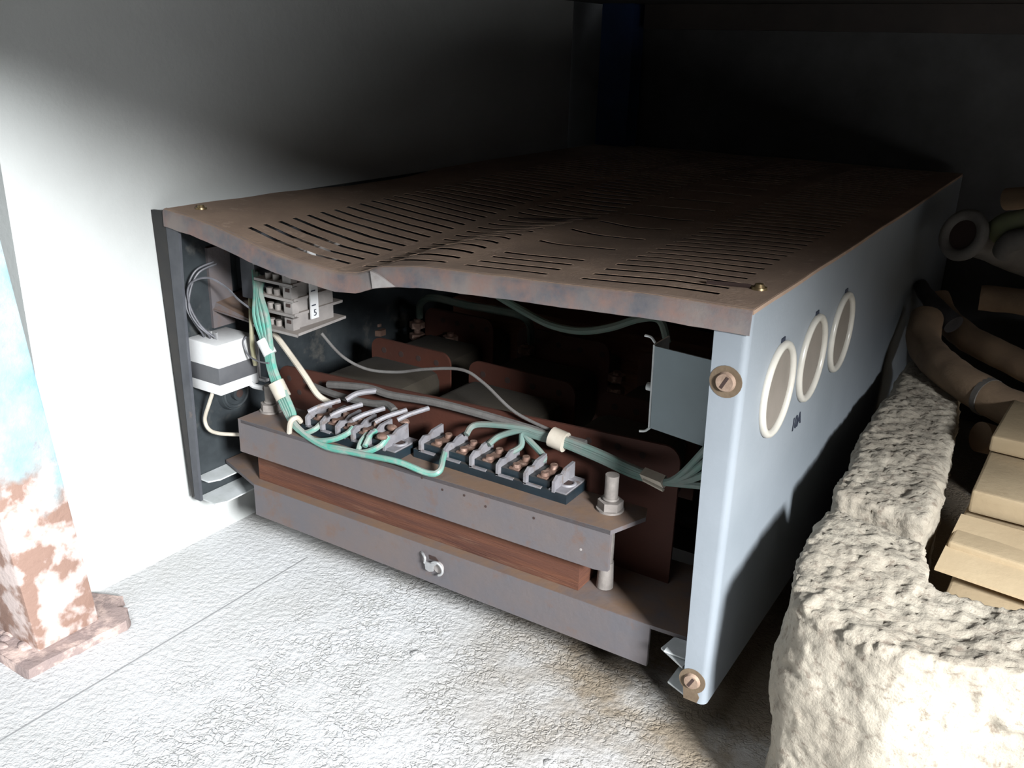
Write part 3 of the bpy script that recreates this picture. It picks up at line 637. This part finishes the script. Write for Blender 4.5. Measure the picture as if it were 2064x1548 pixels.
wire_objs = [
 ('cable', 'stiff cream cable slanting down from beneath the stacked plates', [hp(553, 672, .055), hp(580, 708, .052), hp(615, 757, .050), hp(640, 795, .055), hp(665, 812, .062)], 0.0032, 'cream'),
 ('cable', 'thin grey wire sagging across the dark opening from plates to right', [hp(648, 672, .070), hp(690, 718, .080), hp(740, 744, .090), hp(800, 750, .097), hp(860, 744, .097), hp(930, 745, .096), hp(975, 772, .094), hp(1040, 832, .092), hp(1130, 876, .092)], 0.0016, 'greycable'),
 ('cable', 'thick grey sleeved cable lying along the red board top', [hp(662, 775, .088), hp(740, 782, .090), hp(790, 797, .090), hp(880, 812, .091), hp(980, 838, .091), hp(1080, 868, .092), hp(1180, 895, .093)], 0.0042, 'greycable'),
 ('cable', 'grey cable ending among the tongues of the left terminal block', [hp(630, 778, .092), hp(680, 797, .084), hp(740, 812, .080), hp(780, 816, .078), hp(795, 828, .070)], 0.0040, 'greycable'),
 ('cable', 'dark green cable looped over at the back, highest in the opening', [hp(846, 640, .320), hp(848, 612, .315), hp(872, 600, .300), hp(940, 615, .290), hp(1000, 625, .285), hp(1050, 636, .285), hp(1068, 655, .295), hp(1070, 690, .320)], 0.0048, 'green_dark'),
 ('cable', 'grey-green cable sagging under the right half of the lid', [hp(1005, 598, .170), hp(1060, 630, .160), hp(1110, 655, .155), hp(1170, 667, .150), hp(1230, 660, .150), hp(1290, 642, .150), hp(1330, 645, .155), hp(1345, 690, .16)], 0.0038, 'green_dark'),
 ('cable', 'cream cable looping on the dark panel below the white box', [hp(431, 785, .012), hp(421, 815, .010), hp(413, 845, .010), hp(422, 866, .012), hp(445, 874, .016), hp(485, 876, .026)], 0.0021, 'cream'),
 ('cable', 'short white cable stub between the box and the left bolt', [hp(500, 768, .050), hp(512, 778, .050), hp(532, 782, .052)], 0.0030, 'white'),
 ('cable', 'thin wire loop hanging off the right side of the box', [hp(497, 678, .045), hp(490, 690, .042), hp(500, 715, .042), hp(520, 728, .036), hp(542, 732, .030)], 0.0010, 'thinwire'),
]
for nm, lab, pts, r, m in wire_objs:
    tag(wire(nm, pts, r, M[m]), lab, 'cable')
# thin dark loops into the relay box
for k, (du, dv) in enumerate(((0, 0), (6, 4), (12, 12))):
    lab = ['thin dark wire of the white box, outermost loop by the flange', 'thin dark wire of the white box, middle loop', 'thin pale-edged wire of the white box crossing over to the green bundle'][k]
    if k < 2: pts = [hp(430 + du, 528 + dv, .040), hp(395 + du, 545 + dv, .020), hp(378 + du, 580 + dv, .010), hp(376 + du, 620 + dv, .006), hp(392 + du, 650 + dv, .010), hp(408 + du * 2, 672 + dv * .5, .018), hp(412 + du * 2, 684, .023)]
    else: pts = [hp(505, 622, .045), hp(480, 603, .036), hp(455, 578, .030), hp(420, 560, .020), hp(388, 568, .010), hp(378, 590, .006), hp(386, 625, .008), hp(408, 660, .014), hp(436, 682, .023)]
    tag(wire('thin_wire', pts, 0.0012, M['thinwire'], seg=6), lab, 'wire', 'thin loops above the white box')

# ------------------------------------------------------------------ rough concrete blocks on the right
def rough(polys, name, label, seed, vox=0.0055, amp=0.010):
    b = MB()
    for P, z0, z1 in polys: b.prism([(p[0], p[1], z0) for p in P], (0, 0, z1 - z0))
    bmesh.ops.recalc_face_normals(b.bm, faces=b.bm.faces)
    me = bpy.data.meshes.new('t'); b.bm.to_mesh(me); b.bm.free()
    t = bpy.data.objects.new('t', me); C.objects.link(t)
    r = t.modifiers.new('r', 'REMESH'); r.mode = 'VOXEL'; r.voxel_size = vox
    s = t.modifiers.new('s', 'SMOOTH'); s.iterations = 5; s.factor = 0.6
    u = t.modifiers.new('u', 'SUBSURF'); u.levels = 1; u.render_levels = 1
    dg = bpy.context.evaluated_depsgraph_get(); me2 = bpy.data.meshes.new_from_object(t.evaluated_get(dg)); bpy.data.objects.remove(t)
    so = Vector((seed, seed * 2, 0))
    me2.update()
    cos = []
    for v in me2.vertices:
        c = v.co; n = v.normal
        d = amp * 0.8 * noise.noise(c * 12 + so) + amp * 0.18 * noise.noise(c * 45 + so) + amp * (0.22 if c.z > 0.19 else 0.13) * noise.noise(c * 110 + so) + amp * (0.26 if c.z > 0.19 else 0.09) * noise.noise(c * 260 + so)
        pit = noise.noise(c * 55 + so * 3)
        if pit > 0.45: d -= (pit - 0.45) * 0.015
        cos.append(c + n * d)
    for v, c in zip(me2.vertices, cos):
        v.co = c if c.z > 0.002 else Vector((c.x, c.y, max(0, c.z)))
    for p in me2.polygons: p.use_smooth = True
    me2.materials.clear(); me2.materials.append(M['stone'])
    o = bpy.data.objects.new(name, me2); C.objects.link(o)
    return tag(o, label, 'concrete block')
rough([([(0.664, 0.030), (0.672, 0.000), (0.688, -0.030), (0.755, -0.048), (0.850, -0.012), (1.10, 0.015), (1.10, 0.062), (0.757, 0.055), (0.748, 0.124), (0.664, 0.132)], 0, 0.205)],
      'concrete_block', 'big rough cream concrete block at the lower right corner, sunlit top', 1)
rough([([(0.661, 0.150), (0.742, 0.143), (0.735, 0.28), (0.715, 0.56), (0.648, 0.58), (0.652, 0.3)], 0, 0.212)],
      'concrete_block', 'long rough concrete block behind the front block, beside the blue-grey panel', 5)

# ------------------------------------------------------------------ cartons inside
def carton(x0, x1, y0, y1, z0, z1, rot, label, flap=0.0):
    t = thing('cardboard_box', label, 'cardboard box', ((x0 + x1) / 2, (y0 + y1) / 2, z0), 'flattened cartons beside the blocks')
    R_ = Matrix.Rotation(rot, 3, 'Z'); pv = ((x0 + x1) / 2, (y0 + y1) / 2, z0)
    b = MB(); b.box((x0, y0, z0), (x1, y1, z1), R_, pv, bev=0.0025)
    bmesh.ops.subdivide_edges(b.bm, edges=b.bm.edges, cuts=2, use_grid_fill=True)
    b.build('body', M['carton'], t, fn=lambda c: c + Vector((0, 0, 0.003 * noise.noise(c * 9))) if c.z > z0 + 0.004 else c)
    if flap:
        b = MB(); b.prism([(x0 - 0.002, y0 - flap, z1 - 0.012), (x1, y0 - flap * 1.3, z1 - 0.016), (x1, y0 + 0.05, z1 + 0.0035), (x0, y0 + 0.05, z1 + 0.0035)], (0, 0, 0.0022))
        b.build('flap', M['carton'], t, False, fn=lambda c: R_ @ (c - Vector(pv)) + Vector(pv))
    return t
carton(0.768, 1.02, 0.070, 0.34, 0.0, 0.166, -0.03, 'lowest and nearest cardboard carton behind the sunlit concrete block')
carton(0.762, 1.02, 0.150, 0.36, 0.1690, 0.190, -0.05, 'flat cardboard carton second from bottom, its flap bent forward', 0.030)
carton(0.765, 1.03, 0.212, 0.40, 0.1950, 0.216, -0.02, 'flat cardboard carton third from bottom of the stepped pile', 0.0)
carton(0.768, 1.03, 0.300, 0.43, 0.2190, 0.236, -0.06, 'topmost thin cardboard carton of the stepped pile, half in shade', 0.0)
carton(0.775, 1.15, 0.66, 0.92, 0.0, 0.215, 0.0, 'dark upright carton beneath the heap of hoses')

# ------------------------------------------------------------------ heap of dusty hoses
def hose(pts, r, m, label, cat='hose', nm='hose', **k):
    b = MB(); b.tube(pts, r, 20, sub=8, jitter=0.0012, **k); return tag(b.build(nm, M[m]), label, cat)
h1 = thing('hose', 'thick brown dusty hose with a joint ring, its bend nearest the cabinet', 'hose', U(1985, 800, 1, 0.42))
b = MB(); b.tube([hp(1868, 640, .62), hp(1862, 690, .58), hp(1890, 730, .52), hp(1950, 775, .47), hp(2030, 820, .44), hp(2110, 850, .42)], 0.0200, 20, sub=8, jitter=0.0012); b.build('hose_body', M['hose'], h1)
b = MB(); p, q = hp(1984, 797, .455), hp(1994, 802, .451); b.tube([p, q], 0.0212, 20, True, 1); b.build('joint_ring', M['greypipe'], h1)
hose([hp(1885, 600, .72), hp(1905, 640, .70), hp(1950, 680, .66), hp(2010, 712, .63), hp(2110, 760, .60)], 0.0175, 'hose', 'reddish brown dusty hose, running parallel behind the hose with the joint ring')
hose([hp(1975, 600, .60), hp(2020, 604, .60), hp(2120, 618, .58)], 0.0150, 'hose', 'short blunt brown hose end above the two long hoses')
hose([hp(1855, 575, .70), hp(1872, 600, .67), hp(1897, 628, .65), hp(1922, 655, .635)], lambda t: 0.009 + 0.004 * t, 'rope', 'frayed grey rag end lying over the upper hose', 'rag', 'rag_end')
fp = thing('grey_pipe', 'grey pipe with a wide round open end facing the cabinet', 'pipe', U(1940, 475, 1, 0.62))
a0 = hp(1942, 474, .60); a1 = hp(2110, 540, .74)
dn = (a1 - a0).normalized()
b = MB(); b.tube([a0 + dn * 0.002, a0 + dn * 0.035, a1], lambda t: 0.030 - 0.010 * min(1, t * 3), 24, sub=6, jitter=0.003); b.build('pipe_body', M['greypipe'], fp)
b = MB(); b.torus(a0, dn, 0.0245, 0.0070, 32, 10); b.build('pipe_rim', M['greypipe'], fp)
b = MB(); b.cyl(a0 - dn * 0.0012, a0 + dn * 0.004, 0.0190, 24); b.build('pipe_bore', M['hole'], fp)
hose([hp(2005, 468, .62), hp(2035, 450, .60), hp(2110, 440, .58)], 0.0135, 'olive', 'olive green tube at the right edge above the grey pipe', 'tube', 'green_tube')
hose([hp(2022, 508, .60), hp(2040, 486, .58), hp(2100, 476, .56)], 0.0120, 'greypipe', 'pale bent grey tube just below the olive tube', 'tube', 'bent_tube')
hose([hp(2028, 402, .66), hp(2110, 396, .64)], 0.0130, 'hose', 'brown hose end topmost at the right edge')
hose([hp(1975, 880, .40), hp(2030, 893, .42), hp(2110, 905, .42)], 0.0160, 'hose', 'dim purple-brown hose resting on the cartons')

# ------------------------------------------------------------------ loose plaster chips on the floor
for (u, v, r, lab) in ((842, 1322, 0.0060, 'small plaster chip on the open floor below the torn tab'), (1110, 1540, 0.0045, 'tiny plaster chip on the floor at the bottom edge of the photo')):
    p = U(u, v, 2, 0.0); b = MB(); bmesh.ops.create_icosphere(b.bm, subdivisions=3, radius=r)
    tag(b.build('plaster_chip', M['floor'], fn=lambda c: Vector((c.x * 1.5, c.y, max(-0.0005, c.z * 0.6))) + p + Vector((1, 1, 0.5)) * 0.002 * noise.noise(c * 300 + Vector((u, 0, 0)))), lab, 'plaster chip')
